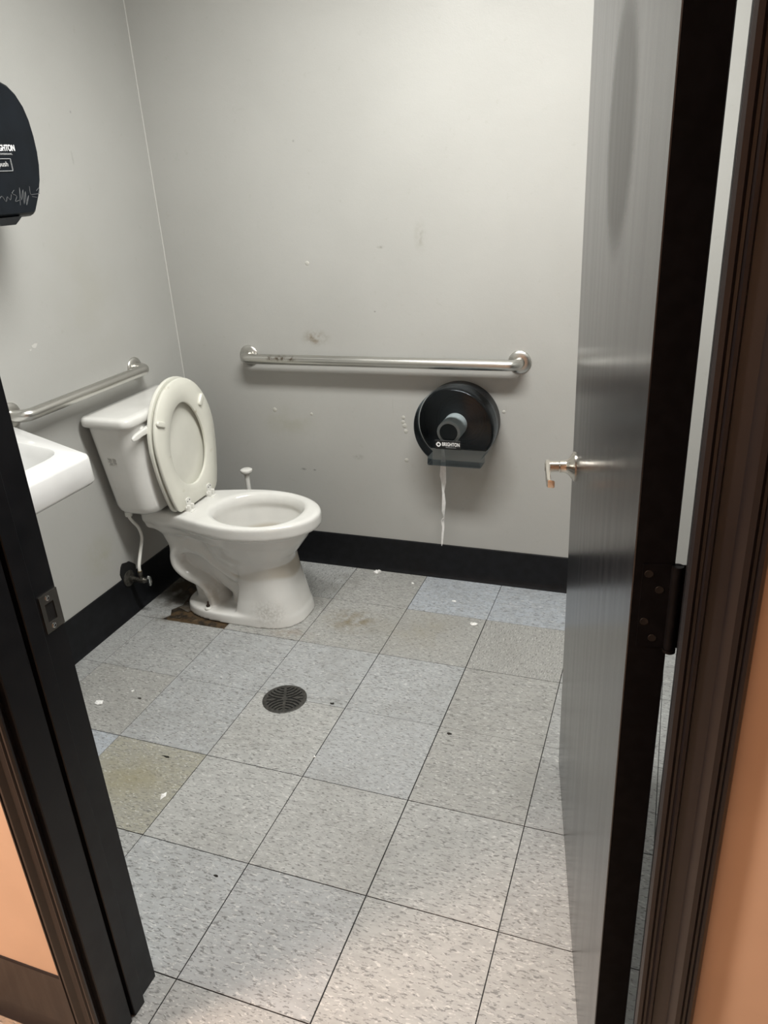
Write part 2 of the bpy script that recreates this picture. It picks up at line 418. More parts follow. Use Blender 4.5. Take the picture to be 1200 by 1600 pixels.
for c in range(-1, 8):
    for r in range(-6, 1):
        if (c, r) == (0, -1): continue
        x0, x1, y0, y1 = c*T, (c+1)*T, r*T, (r+1)*T
        gl, gr = VGAP.get(c, .0014)/2, VGAP.get(c+1, .0014)/2
        gb, gt = HGAP.get(r, .0016)/2, HGAP.get(r+1, .0016)/2
        if (c, r) in ((3, 0),): gr = .0004
        x0 = max(x0+gl, XL+.001); x1 = min(x1-gr, XR-.001); y0 = max(y0+gb, YH+.003); y1 = min(y1-gt, YB-.001)
        if x1-x0 < .02 or y1-y0 < .02: continue
        turn = (c, r) in TURN
        w_, d_ = round(x1-x0, 5), round(y1-y0, 5)
        if turn: w_, d_ = d_, w_
        key = (w_, d_)
        if key not in cache: cache[key] = tile_mesh('tile', M_TILE, w_, d_)
        o = bpy.data.objects.new('tile', cache[key]); COL.objects.link(o); o.parent = fl
        tz = random.uniform(-.0003, .0003) if (c, r) != (2, -2) else 0
        o.location = ((x0+x1)/2, (y0+y1)/2, tz); o.rotation_euler = (0, 0, PI/2 if turn else 0)
        k = random.uniform(.97, 1.03); tone = TONE.get((c, r), GREY); o.color = (*[v*k for v in tone], 1)
        if (c, r) == (-1, -1): o['label'] = 'brown-stained tile against the left wall'
# broken pieces where one tile is missing
def shard(pts, z, col, tilt=0):
    cx = sum(p[0] for p in pts)/len(pts); cy = sum(p[1] for p in pts)/len(pts)
    b = MB().loft([[(x, y, z-.0025) for x, y in pts], [(x, y, z+(x-cx)*tilt) for x, y in pts]])
    o = b.build('broken_tile', M_TILE, fl, smooth=0); o.color = (*col, 1); return o
shard([(.0, -.303), (.035, -.303), (.05, -.27), (.03, -.235), (.055, -.19), (.04, -.12), (.0, -.10)], 0, GREY)['label'] = 'snapped tile fragment at the edge of the gap'
shard([(.052, -.215), (.105, -.235), (.125, -.20), (.10, -.165), (.06, -.17)], .0008, (.07, .05, .03), .03)['label'] = 'loose brown curled fragment'

# hall floor
hf = structure(MB().box(-2.6, 3.4, -4.3, YH, -.05, -.0032), 'floor_hall', M_SUB, 'tan tile floor of the hallway', smooth=0)
hme = tile_mesh('tile', M_HTILE, T-.003, T-.003)
for c in range(-3, 8):
    for r in range(0, 6):
        o = bpy.data.objects.new('tile', hme); COL.objects.link(o); o.parent = hf
        o.location = (.12+c*T, YH-.002-T*(r+.5), 0); o.color = (.46, .36, .27, 1)

# baseboards: cove profile
def cove(name, lab, p0, p1, nrm, h, mat=M_BASE, top=.004):
    prof = [(0, 0), (.014, 0), (.0145, .003), (.010, .010), (.006, .022), (top, .04), (top, h-.003), (top-.002, h), (0, h)]
    p0, p1, nrm = Vector(p0), Vector(p1), Vector(nrm)
    return structure(MB().loft([[p+nrm*a+Vector((0, 0, b)) for a, b in prof] for p in (p0, p1)]), name, mat, lab, smooth=25)
bbk = cove('baseboard_back', 'black vinyl cove base along the back wall', (XL, YB, 0), (XR, YB, 0), (0, -1, 0), .146)
cove('baseboard_left', 'black vinyl cove base along the toilet wall', (XL, YI, 0), (XL, YB-.0145, 0), (1, 0, 0), .16)
cove('baseboard_right', 'black vinyl cove base behind the open door', (XR, YI, 0), (XR, YB-.0145, 0), (-1, 0, 0), .146)
cove('baseboard_front', 'black vinyl cove base beside the doorway', (JR+.03, YI, 0), (XR-.0145, YI, 0), (0, 1, 0), .146)
cove('baseboard_hall_left', 'dark brown base along the hallway wall left of the doorway', (-2.6, YH, 0), (JL-.045, YH, 0), (0, -1, 0), .178, M_CASE)
cove('baseboard_hall_right', 'dark brown base along the hallway wall right of the doorway', (JR+.065, YH, 0), (3.4, YH, 0), (0, -1, 0), .178, M_CASE)
# ragged black patch round the water pipe
b = MB(); pts = []
for i in range(22):
    a = 2*PI*i/22; rr = 1+.10*math.sin(3*a+1)+.05*math.sin(7*a); pts.append((-.285+.042*rr*math.cos(a), .168+.05*rr*math.sin(a)))
b.prism(pts, XL-.001, XL+.0062, lambda a, z, d: (d, a, z)); b.build('pipe_hole', M_VOID, wl, smooth=0)['label'] = 'ragged black hole round the pipe'
# chipped paint on left wall, small dings on back wall
def chip(parent, c, n, size, mat=M_CAULK, seed=0, th=.0006):
    rnd = random.Random(seed); pts = []
    for i in range(9):
        a = 2*PI*i/9; rr = rnd.uniform(.55, 1.15); pts.append((size[0]*rr*math.cos(a), size[1]*rr*math.sin(a)))
    if n == 'x': fn = lambda a, z, d: (c[0]+d, c[1]+a, c[2]+z)
    else: fn = lambda a, z, d: (c[0]+a, c[1]-d, c[2]+z)
    return MB().prism(pts, -.0005, th, fn).build('paint_chip', mat, parent, smooth=0)
chip(wl, (XL, -.476, 1.071), 'x', (.016, .007), M_CAULK, 1); chip(wl, (XL, -.497, 1.062), 'x', (.005, .004), M_CAULK, 2)
M_BLIS = plain('paint_blister', (.46, .455, .42), .4)
for k, (x, z) in enumerate(((.843, .628), (.847, .606), (.838, .642), (1.22, .70), (.30, .665), (.845, .49), (.84, .66), (.46, .655), (.33, .30), (.50, 1.22))):
    MB().lathe([(.0, -.003), (.0105-.001*(k % 4), -.0005), (.0078-.001*(k % 4), .0012), (.003, .0018), (0, .0018)], (x, YB, z), (0, -1, 0), 10).build('paint_blister', M_BLIS, wb)

# ---------------------------------------------------------------- door frame
def run_profile(prof, z0, z1, side):
    """profile [(u, y)] : u measured from opening edge outward (+ = away from opening)"""
    return MB().loft([[((JL-u) if side < 0 else (JR+u), y, z) for u, y in prof] for z in (z0, z1)])
casing_prof = [(.000, YH+.002), (-.006, YH-.006), (-.006, YH-.009), (-.003, YH-.0125), (.002, YH-.0125), (.005, YH-.008), (.008, YH-.0085), (.011, YH-.0125), (.0145, YH-.012),
               (.0165, YH-.007), (.034, YH-.010), (.038, YH-.0145), (.044, YH-.0185), (.050, YH-.0185), (.0535, YH-.013), (.0565, YH-.0135), (.0585, YH-.0175), (.0620, YH-.0175), (.066, YH-.012), (.068, YH-.004), (.068, YH+.002)]
def side_frame(side, nm, lab):
    jm = [(0, YI+.004), (.02, YI+.004), (.02, YH), (.006, YH), (.006, YI-.08), (0, YI-.08)] if False else [(0, YI+.003), (.022, YI+.003), (.022, YH-.001), (0, YH-.001)]
    j = structure(run_profile(jm, -.003, DH, side), nm, M_FRAME, lab, smooth=25)
    st = [(0.001, YI-.0495), (-.0105, YI-.0495), (-.012, YI-.051), (-.012, YI-.079), (-.0105, YI-.0805), (0.001, YI-.0805)]
    run_profile(st, -.002, DH, side).build('door_stop', M_FRAME, j, smooth=25)
    st = [(0.001, YI-.090), (-.0105, YI-.090), (-.012, YI-.0915), (-.012, YI-.144), (-.011, YI-.146), (0.001, YI-.147)]
    run_profile(st, -.002, DH, side).build('jamb_liner', M_FRAME, j, smooth=25)
    pr_ = [(u*.87-.010, y) for u, y in casing_prof] if side > 0 else [(u*.72, y) for u, y in casing_prof]
    run_profile(pr_, -.002, DH+.06, side).build('casing', M_CASE, j, smooth=20)['label'] = 'moulded dark brown casing on the hallway side'
    return j
jl = side_frame(-1, 'trim_2', 'left black door jamb with a metal strike plate')
jr = side_frame(1, 'trim_3', 'right door jamb beside the hinges with dark brown casing')
hd = structure(MB().box(JL, JR, YH-.001, YI+.003, DH, DH+.022).box(JL-.05, JR+.06, YH-.018, YH, DH+.012, DH+.07), 'trim_4', M_FRAME, 'black head of the door frame', smooth=0)
# strike plate
b = MB(); x = JL+.0016
pl = [(JL+.0002, -1.569, .863, .925)]
for (y0, y1, z0, z1) in ((-1.570, -1.531, .910, .927), (-1.570, -1.531, .861, .878), (-1.570, -1.562, .878, .910), (-1.543, -1.531, .878, .910)):
    b.box(JL-.0005, x, y0, y1, z0, z1)
sp = b.build('strike_plate', M_NICKEL, jl, smooth=0); sp['label'] = 'scratched steel plate with a square hole'
MB().box(JL-.0004, JL+.0006, -1.562, -1.543, .878, .910).build('strike_hole', M_VOID, sp, smooth=0)
for z in (.919, .869):
    MB().lathe([(.0042, -.001), (.0042, .0008), (.003, .0014), (.0005, .0009)], (x, -1.5535, z), (1, 0, 0), 12).build('screw', M_CHROME, sp)

# ---------------------------------------------------------------- door leaf, swung into the room
HG = Vector((1.743, -1.550, 0)); FE = Vector((1.573, -.672, 0))
ud = (FE-HG).normalized(); LW = (FE-HG).length; nd = Vector((ud.y, -ud.x, 0))      # nd: away from the visible face
ang = math.atan2(ud.y, ud.x)
TH = .0445
M_HSCREW = plain('dark_screw', (.02, .018, .017), .5, .3)
M_EDGE = plain('flat_black_edge', (.004, .0042, .0055), .6, spec=.12, nscale=60, namt=.3)
door = mesh('door_1', *(lambda m: (m.V, m.F))(MB().box(0, LW, -TH, 0, .008, 2.035, .0012)), M_DOOR, smooth=25, mats=[M_EDGE])
for p in door.data.polygons:
    if abs(p.normal.y) < .5: p.material_index = 1
door.location = HG; door.rotation_euler = (0, 0, ang)
tag(door, 'black semi-gloss door swung open into the restroom', None, None, 'structure')
# parts of the door in leaf coordinates: x from hinge, y=0 visible face (y>0 towards viewer side), z up
def dpart(mb, name, mat, parent=None, smooth=30):
    p = parent or door
    me_o = mesh(name, mb.V, mb.F, mat, None, smooth=smooth); me_o.parent = p; return me_o
hx, hz = LW-.066, .893
b = MB().lathe([(.0335, 0), (.0335, .002), (.031, .0045), (.021, .011), (.0155, .017), (.0135, .022), (.0135, .032), (.0122, .034), (.0122, .062), (.010, .0645)], (hx, 0, hz), (0, 1, 0), 40)
lv = dpart(b, 'door_handle', M_NICKEL); lv['label'] = 'satin nickel lever handle on the outer face'
def lever_ring(x, w, h, y): return [(x, y+a, hz+c) for a, c in rrect(-w/2, w/2, -h/2, h/2, .0035, 3)]
b = MB().loft([lever_ring(hx+.0145, .007, .018, .058), lever_ring(hx+.012, .0105, .023, .058), lever_ring(hx-.02, .0105, .022, .0585), lever_ring(hx-.06, .0095, .020, .060), lever_ring(hx-.098, .009, .019, .0595),
               lever_ring(hx-.104, .009, .0185, .0575), lever_ring(hx-.106, .008, .017, .052)])
dpart(b, 'lever', M_NICKEL, lv)
b = MB().lathe([(.0335, 0), (.0335, .002), (.031, .0045), (.021, .011), (.0155, .017), (.0122, .022), (.0122, .062), (.010, .0645)], (hx, -TH, hz), (0, -1, 0), 32)
b.box(hx-.105, hx+.012, -TH-.064, -TH-.054, hz-.011, hz+.011, .003)
l2 = dpart(b, 'door_handle', M_NICKEL); l2['label'] = 'matching lever on the hidden inner face'
dpart(MB().box(LW-.0002, LW+.0012, -.035, -.010, hz-.029, hz+.029).box(LW, LW+.010, -.029, -.016, hz-.008, hz+.008, .002), 'latch_plate', M_NICKEL)
for z in (.23, 1.035, 1.83):
    b = MB().box(-.0016, .0004, -TH+.002, -.010, z-.054, z+.054)
    b.lathe([(.0065, -.054), (.0065, .054)], (-.004, -TH-.002, z), (0, 0, 1), 14)
    b.lathe([(.0075, -.058), (.0075, -.054)], (-.004, -TH-.002, z), (0, 0, 1), 14)
    b.box(-.0028, -.0008, -TH-.020, -TH+.003, z-.054, z+.054)
    hgo = dpart(b, 'hinge', M_EDGE)
    for k, (dy, dz) in enumerate(((-.017, .042), (-.030, .022), (-.0165, -.020), (-.027, -.042))):
        dpart(MB().lathe([(.0048, 0), (.0045, .0007), (.0008, .0004)], (-.0016, -TH+.003-dy-.012 if False else dy, z+dz), (-1, 0, 0), 12), 'screw', M_HSCREW, hgo)
# hinge leaves on the jamb
for z in (.23, 1.035, 1.83):
    MB().box(JR-.0016, JR+.001, YI-.042, YI+.002, z-.054, z+.054).build('hinge_leaf', M_FRAME, jr, smooth=0)

# ---------------------------------------------------------------- ceiling lamps
cl = thing('ceiling_light', 'white fluorescent fixture on the restroom ceiling', 'lamp', LAMP)
sx, sy = LAMP_SIZE
MB().box(LAMP[0]-sx/2-.02, LAMP[0]+sx/2+.02, LAMP[1]-sy/2-.02, LAMP[1]+sy/2+.02, LAMP[2]-.05, LAMP[2], .005).build('housing', M_CEIL, cl)
MB().box(LAMP[0]-sx/2, LAMP[0]+sx/2, LAMP[1]-sy/2, LAMP[1]+sy/2, LAMP[2]-.088, LAMP[2]-.049, .015).build('diffuser', M_LAMPG, cl)
hl = thing('ceiling_light', 'warm square fixture on the hallway ceiling', 'lamp', HLAMP)
MB().box(HLAMP[0]-.2, HLAMP[0]+.2, HLAMP[1]-.2, HLAMP[1]+.2, HLAMP[2]-.05, HLAMP[2], .005).build('housing', M_CEIL, hl)
MB().box(HLAMP[0]-.175, HLAMP[0]+.175, HLAMP[1]-.175, HLAMP[1]+.175, HLAMP[2]-.088, HLAMP[2]-.049, .015).build('diffuser', M_LAMPH, hl)

# ---------------------------------------------------------------- toilet
TY = -.13
def surface_nets(d, org, h):
    nx, ny, nz = d.shape; ins = d < 0
    c = np.zeros((nx-1, ny-1, nz-1)); P = np.zeros((nx-1, ny-1, nz-1, 3))
    for ax in range(3):
        for o1 in (0, 1):
            for o2 in (0, 1):
                sl = [slice(0, -1)]*3; sa = list(sl)
                oth = [a for a in range(3) if a != ax]
                offs = [0, 0, 0]; offs[oth[0]] = o1; offs[oth[1]] = o2
                A = tuple(slice(offs[k], d.shape[k]-1+offs[k]) for k in range(3))
                offb = list(offs); offb[ax] = 1
                B = tuple(slice(offb[k], d.shape[k]-1+offb[k]) for k in range(3))
                da, db = d[A], d[B]; cr = (da < 0) != (db < 0)
                t = np.where(cr, da/np.where(cr, da-db, 1), 0)
                c += cr
                for k in range(3):
                    P[..., k] += cr*(t if k == ax else offs[k])
    has = c > 0; idx = -np.ones(c.shape, int); idx[has] = np.arange(has.sum())
    I = np.argwhere(has); V = (I+P[has]/c[has][:, None])*h+np.array(org)
    F = []
    for ax in range(3):
        a1, a2 = [(1, 2), (2, 0), (0, 1)][ax]
        A = [slice(None)]*3; B = [slice(None)]*3; A[ax] = slice(0, -1); B[ax] = slice(1, None)
        ch = ins[tuple(A)] != ins[tuple(B)]
        E = np.argwhere(ch)
        E = E[(E[:, a1] > 0) & (E[:, a2] > 0) & (E[:, a1] < d.shape[a1]-1) & (E[:, a2] < d.shape[a2]-1)]
        q = []
        for o1, o2 in ((0, 0), (1, 0), (1, 1), (0, 1)):
            e = E.copy(); e[:, a1] -= o1; e[:, a2] -= o2; q.append(idx[e[:, 0], e[:, 1], e[:, 2]])
        q = np.stack(q, 1); fl_ = ins[tuple(A)][E[:, 0], E[:, 1], E[:, 2]]
        q[~fl_] = q[~fl_][:, ::-1]; F.append(q)
    F = np.concatenate(F); return V, F
def smin(a, b, k): h = np.clip(.5+.5*(b-a)/k, 0, 1); return b*(1-h)+a*h-k*h*(1-h)
def smax(a, b, k): return -smin(-a, -b, k)
H = .0045; ox, oy, oz = -.055, -.21, -.012
gx = ox+H*np.arange(int(.715/H)); gy = oy+H*np.arange(int(.42/H)+1); gz = oz+H*np.arange(int(.45/H))
X, Y, Z = np.meshgrid(gx, gy, gz, indexing='ij')
def table(z, rows):
    r = np.array(rows); return [np.interp(z, r[:, 0], r[:, k]) for k in range(1, r.shape[1])]
def egg(rows, p=2.2, cf=.55):
    xf, xr, bw = table(Z, rows); xc = xr+(xf-xr)*cf
    a = np.where(X > xc, xf-xc, xc-xr)
    r = ((np.abs(X-xc)/a)**p+(np.abs(Y)/bw)**p)**(1/p)
    return (r-1)*np.minimum(a, bw)
def zslab(z0, z1): return np.maximum(z0-Z, Z-z1)
def plan(tab, xc, a, bw, p=2.0):
    t = np.array(tab); wv = np.interp(X, t[:, 0], t[:, 1])
    back = np.maximum(np.abs(Y)-wv, t[0, 0]-X)
    r = ((np.maximum(X-xc, 0)/a)**p+(np.abs(Y)/bw)**p)**(1/p)
    return np.where(X > xc, (r-1)*bw, back)
wx = np.linspace(-.03, .38, 30)
def wprof(x, w0, w1, x0=-.03, x1=.38):
    t = np.clip((x-x0)/(x1-x0), 0, 1); t = t*t*(3-2*t); return w0+(w1-w0)*t
rim = smax(plan([(x, wprof(x, .098, .180)) for x in wx], .38, .267, .180), zslab(.366, .420), .013)
upper = smax(egg([(.13, .44, .26, .07), (.18, .475, .235, .088), (.22, .505, .215, .104), (.27, .550, .19, .128), (.32, .588, .165, .148), (.36, .610, .14, .160), (.40, .615, .13, .165)]), zslab(.13, .40), .02)
deck = smax(plan([(x, wprof(x, .088, .16)) for x in wx], .38, .1, .16), zslab(.33+.0*X, .40), .02)
deck = smax(deck, (X-.33), .03)
neck = ((np.abs(X-.088-(.40-Z)*.34)/.100)**4+(np.abs(Y)/(.103-(.40-Z)*.12))**4)**(1/4)-1; neck = smax(neck*.08, zslab(.24, .40), .02)
skirt = smax(egg([(0, .571, .255, .137), (.03, .565, .27, .134), (.10, .551, .285, .122), (.18, .533, .295, .113), (.24, .525, .30, .110), (.30, .53, .30, .118)], 2.6, .52), zslab(-.02, .31), .02)
skirt = smax(skirt, .318+.18*Z-X, .010)
foot = smax(egg([(0, .571, .075, .139), (.05, .560, .080, .134)], 2.7, .5), zslab(-.02, .036), .010)
def tube(pts, r, ys):
    P = np.array([tuple(q.xz) for q in catmull([Vector((p[0], 0, p[1])) for p in pts], 4)]); d = None
    for k in range(len(P)-1):
        a, b_ = P[k], P[k+1]; ab = b_-a; t = np.clip(((X-a[0])*ab[0]+(Z-a[1])*ab[1])/(ab@ab), 0, 1)
        q = np.sqrt((X-a[0]-t*ab[0])**2+(Z-a[1]-t*ab[1])**2+(Y/ys)**2)-r
        d = q if d is None else np.minimum(d, q)
    return d
TRAPA = [(.132, .280), (.094, .262), (.072, .228), (.076, .185), (.114, .150), (.165, .128), (.195, .095), (.211, .055), (.213, .02)]
TRAPB = [(.132, .280), (.197, .260), (.253, .214), (.330, .170), (.39, .16)]
legA = tube(TRAPA, .035, 2.85)
legB = tube(TRAPB, .034, 2.85)
web = tube([(.135, .27), (.12, .20), (.15, .13), (.165, .02)], .060, 1.0)
web = smin(web, tube([(.15, .26), (.25, .17), (.33, .10), (.33, .02)], .075, .85), .02)
web = smax(web, np.abs(Y)-.050, .008)
body = smin(rim, upper, .012)
body = smin(body, deck, .02); body = smin(body, neck, .02)
low = smin(skirt, foot, .012)
trap = smin(smin(legA, legB, .002), web, .004)
body = smin(body, smin(low, trap, .010), .014)
cav = egg([(.12, .40, .31, .03), (.15, .43, .30, .05), (.20, .47, .275, .078), (.26, .515, .258, .104), (.32, .548, .25, .124), (.365, .566, .246, .136), (.385, .568, .245, .133), (.40, .572, .242, .136), (.415, .579, .234, .144), (.43, .592, .222, .155)], 2.15, .55)
cav = smax(cav, .13-Z, .02)
body = smax(body, -cav, .010)
body = np.maximum(body, -Z+.0006)
V, F = surface_nets(body, (ox, oy+TY, oz), H)
toilet = thing('toilet', 'white two-piece toilet with its seat and lid raised, in the corner', 'toilet', (.25, TY, 0))
bowl = mesh('bowl', [tuple(v) for v in V], [tuple(int(i) for i in f) for f in F], M_BOWL, toilet, smooth=180)
sm = bmesh.new(); sm.from_mesh(bowl.data)
for _ in range(3): bmesh.ops.smooth_vert(sm, verts=[v for v in sm.verts if v.co.z > .004], factor=.5, use_axis_x=True, use_axis_y=True, use_axis_z=True)
sm.to_mesh(bowl.data); sm.free()
# water
wr_ = [(.36+.0+.088*math.cos(2*PI*i/32), TY+.068*math.sin(2*PI*i/32)) for i in range(32)]
MB().loft([[(x, y, .175) for x, y in wr_], [(x, y, .192) for x, y in wr_]]).build('water', M_WATER, bowl)
# tank
TKY = TY-.018
def rr3(x0, x1, hw, r, z, n=7): return [(a, bb, z) for a, bb in rrect(x0, x1, TKY-hw*.935, TKY+hw*.935, r, n)]
b = MB().loft([rr3(-.035, .055, .13, .03, .430), rr3(-.062, .080, .163, .045, .433), rr3(-.075, .091, .178, .055, .445), rr3(-.079, .094, .184, .055, .465), rr3(-.082, .096, .198, .055, .55), rr3(-.085, .098, .217, .055, .66), rr3(-.087, .099, .234, .05, .776)])
tank = b.build('tank', M_CER, toilet, smooth=40)
b = MB().loft([rr3(-.088, .100, .240, .035, .774), rr3(-.091, .108, .247, .035, .777), rr3(-.092, .111, .250, .035, .782), rr3(-.092, .111, .250, .035, .797), rr3(-.090, .108, .247, .035, .804), rr3(-.084, .100, .240, .03, .808), rr3(-.06, .08, .22, .02, .8095)])
b.build('tank_lid', M_CER, toilet, smooth=40)
MB().lathe([(.04, .405), (.045, .44)], (.02, TY, 0), (0, 0, 1), 24).build('tank_gasket', M_VOID, toilet)
b = MB().lathe([(.012, 0), (.012, .006), (.008, .010), (.008, .018)], (.095, TY-.165, .752), (1, 0, 0), 18)
def lr(y, w, h, x, z): return [(x+a, y, z+c) for a, c in rrect(-w/2, w/2, -h/2, h/2, .004, 3)]
b.loft([lr(TY-.148, .012, .018, .117, .753), lr(TY-.152, .016, .024, .117, .753), lr(TY-.20, .015, .020, .117, .749), lr(TY-.225, .014, .022, .117, .745), lr(TY-.240, .011, .016, .117, .743), lr(TY-.246, .006, .008, .117, .742)])
b.build('flush_lever', M_WPL, tank)
# faint sticker on near side of the tank
t_ = .0125
def side_y(z): return TKY-np.interp(z, [.55, .66, .776], [.198, .217, .234])*.935-.0006
M_STK = plain('worn_sticker', (.56, .55, .52), .5, nscale=160, namt=.25)
def stk(x0, x1, z0, z1, th=.0004): return MB().loft([[(x, side_y(z)+.0006-q, z) for x, z in ((x0, z0), (x1, z0), (x1, z1), (x0, z1))] for q in (-.001, th)])
sk = stk(-.023, .012, .632, .662).build('sticker', M_STK, tank, smooth=0); sk['label'] = 'worn pale sticker'
M_STP = plain('sticker_print', (.33, .325, .31), .5)
for a in ((-.020, -.006, .654, .658), (-.016, -.0135, .637, .655), (-.002, .009, .655, .6575), (-.002, .009, .6485, .651), (-.002, .009, .642, .6445), (-.020, -.010, .637, .639)):
    stk(*a, .0007).build('print', M_STP, sk, smooth=0)
# seat and lid, raised
LS = .457; HX, HZ, TA = .166, .430, math.radians(1.6)
def sp(u, v, h): return (HX-u*math.sin(TA)-h*math.cos(TA), TY+v, HZ+u*math.cos(TA)-h*math.sin(TA))
def outline(n, s=1.0, du=0):
    out = []
    hw = lambda u: float(np.interp(u, [0, .006, .02, .05, .09, .15, .20, .245], [.112, .124, .134, .145, .156, .170, .177, .180]))
    us = [.0, .004, .01, .02, .035, .055, .08, .11, .145, .18, .215]
    R = [(u, hw(u)) for u in us]
    m = n
    E = [(.245+(LS-.245)*math.sin(a), .179*math.cos(a)) for a in [PI*i/m-PI/2+PI/2 for i in range(0)]]
    arc = [(.245+(LS-.245)*math.sin(PI*i/m), .180*math.cos(PI*i/m)) for i in range(m+1)]
    pts = R+arc+[(u, -v) for u, v in reversed(R)]+[(0, v) for v in (-.08, -.045, -.015, .015, .045, .08)]
    cu = .23
    return [(cu+(u-cu)*s+du, v*s) for u, v in pts]
OUT = outline(26)
# the hole, sampled at matching angles
def hole_pt(u, v):
    a = math.atan2(v, u-.225); 
    c, s_ = math.cos(a), math.sin(a); rx = .150 if c > 0 else .152
    f = 1/math.sqrt((c/rx)**2+(s_/.108)**2); uu, vv = f*c, f*s_
    vv *= 1-.10*(uu/.15)
    return (.222+uu, vv)
HOLE = [hole_pt(*p) for p in OUT]
def ring(f, h, extra=0):
    out = []
    for (a, b_), (c, d_) in zip(OUT, HOLE): out.append(sp(a+(c-a)*f, b_+(d_-b_)*f, h))
    return out
b = MB().loft([ring(.05, .0005), ring(.0, .004), ring(0, .011), ring(.06, .0165), ring(.3, .0195), ring(.7, .019), ring(.93, .0155), ring(1.0, .011), ring(1.0, .003), ring(.95, 0)], closed=True)
seat = b.build('seat', M_SEAT, toilet, smooth=50); seat['label'] = 'cream plastic seat ring with stains, seen from below'
def lring(s, h): return [sp(u, v, h) for u, v in outline(26, s, .002)]
b = MB().loft([lring(.02, .0262), lring(.6, .0262), lring(.9, .0255), lring(.975, .0215), lring(1.005, .0225), lring(1.015, .027), lring(1.01, .034), lring(.97, .0385), lring(.7, .041), lring(.02, .042)])
b.build('seat_lid', M_LID, toilet, smooth=50)
# bumpers on the seat underside
for u, v, a in ((.335, -.138, -22), (.352, .116, 52)):
    b = MB(); R = []
    ca, sa = math.cos(math.radians(a)), math.sin(math.radians(a))
    for hgt, ins in ((.001, 0), (-.005, 0), (-.0075, .0018), (-.008, .004)):
        R.append([sp(u+p*sa+q*ca, v+p*ca-q*sa, hgt) for p, q in rrect(-.023+ins, .023-ins, -.009+ins, .009-ins, .0085-ins, 4)])
    b.loft(R).build('bumper', M_SEAT, seat)
for v in (-.070, .070):
    b = MB().box(HX-.014, HX+.014, TY+v-.016, TY+v-.006, .4175, .443, .002).box(HX-.014, HX+.014, TY+v+.006, TY+v+.016, .4175, .443, .002)
    b.box(HX-.022, HX+.022, TY+v-.018, TY+v+.018, .4165, .4225, .002)
    b.lathe([(.006, -.02), (.006, .02)], (HX-.003, TY+v, .435), (0, 1, 0), 12)
    b.loft([[sp(p, v+q, hh) for p, q in rrect(-.002, .038, -.014, .014, .008, 4)] for hh in (.001, -.0035)])
    hg = b.build('seat_hinge', M_WPL, toilet)
    for q in (-.006, .007):
        c = sp(.026+(.003 if q > 0 else 0), v+q, -.0035)
        MB().lathe([(.0024, -.001), (.0024, .0006)], c, (1, 0, 0), 8).build('screw', M_VOID, hg)
# floor bolt
b = MB().lathe([(.0035, 0), (.0035, .034), (.003, .036)], (.207, TY-.112, .030), (.05, 0, 1), 10)
b.lathe([(.0075, 0), (.0075, .006)], (.207, TY-.112, .0445), (0, 0, 1), 6)
MB().lathe([(.014, -.004), (.014, .003), (.010, .0075)], (.207, TY-.112, .0365), (0, 0, 1), 18).build('bolt_washer', M_WPL, toilet)
b.build('floor_bolt', M_RUST, toilet)['label'] = 'rusty bare bolt'

# ---------------------------------------------------------------- water valve and hose
VY, VZ = -.288, .150
vl = thing('shutoff_valve', 'tarnished water shutoff valve on the left wall under the tank', 'valve', (XL, VY, VZ))
MB().lathe([(.032, .004), (.031, .008), (.022, .013), (.012, .015), (.010, .03)], (XL, VY, VZ), (1, 0, 0), 28).build('escutcheon', M_OLDMETAL, vl)
b = MB().lathe([(.009, .005), (.009, .05), (.0115, .05), (.0115, .075), (.008, .08), (.006, .095)], (XL, VY, VZ), (1, 0, 0), 18)
b.lathe([(.008, 0), (.008, .022), (.0095, .022), (.0095, .036)], (XL+.062, VY, VZ), (0, 0, 1), 12)
b.build('valve_body', M_OLDMETAL, vl)
M_BRASS = plain('brass', (.45, .33, .15), .35, 1.0)
MB().lathe([(.0085, .028), (.0085, .038)], (XL+.062, VY, VZ), (0, 0, 1), 6).build('compression_nut', M_BRASS, vl)
b = MB(); R = []
for xx, k in ((.092, .55), (.094, .95), (.098, 1), (.103, .95), (.105, .6)):
    R.append([(XL+xx, VY+.009*k*math.cos(2*PI*i/20), VZ+.022*k*math.sin(2*PI*i/20)) for i in range(20)])
b.loft(R).build('valve_handle', M_CHROME, vl)
hs = thing('supply_hose', 'white flexible water hose from the valve up to the tank', 'hose', (XL+.062, VY, VZ+.0385))
MB().tube([(XL+.062, VY, VZ+.0385), (XL+.062, VY+.003, VZ+.060), (XL+.058, VY+.028, VZ+.100), (XL+.050, VY+.062, VZ+.145), (XL+.045, VY+.062, VZ+.185), (XL+.043, VY+.04, VZ+.222), (XL+.044, VY+.027, VZ+.242), (XL+.044, VY+.024, VZ+.255)], .0062, 12, 8).build('hose', M_WPL, hs)
MB().lathe([(.012, 0), (.0135, .004), (.0135, .018), (.011, .021), (.009, .026)], (XL+.044, VY+.024, VZ+.2515), (0, 0, 1), 10).build('hose_nut', M_WPL, hs, smooth=20)

# ---------------------------------------------------------------- toilet brush behind the bowl
BX, BY = .20, .165
tb = thing('toilet_brush', 'white knobbed stick standing between the toilet and the back wall', 'brush', (BX, BY, 0))
MB().lathe([(.052, 0), (.054, .004), (.050, .03), (.046, .10), (.049, .125), (.049, .13), (.044, .13), (.041, .10)], (BX, BY, 0), (0, 0, 1), 28).build('holder', M_WPL, tb)
MB().lathe([(.013, .10), (.0105, .20), (.0095, .40), (.0105, .418), (.015, .428)], (BX, BY, 0), (0, 0, 1), 18).build('stick', M_WPL, tb)
MB().lathe([(.012, .424), (.022, .432), (.0245, .438), (.024, .4435), (.018, .447), (.006, .4485)], (BX, BY, 0), (0, 0, 1), 24).build('knob', M_WPL, tb)

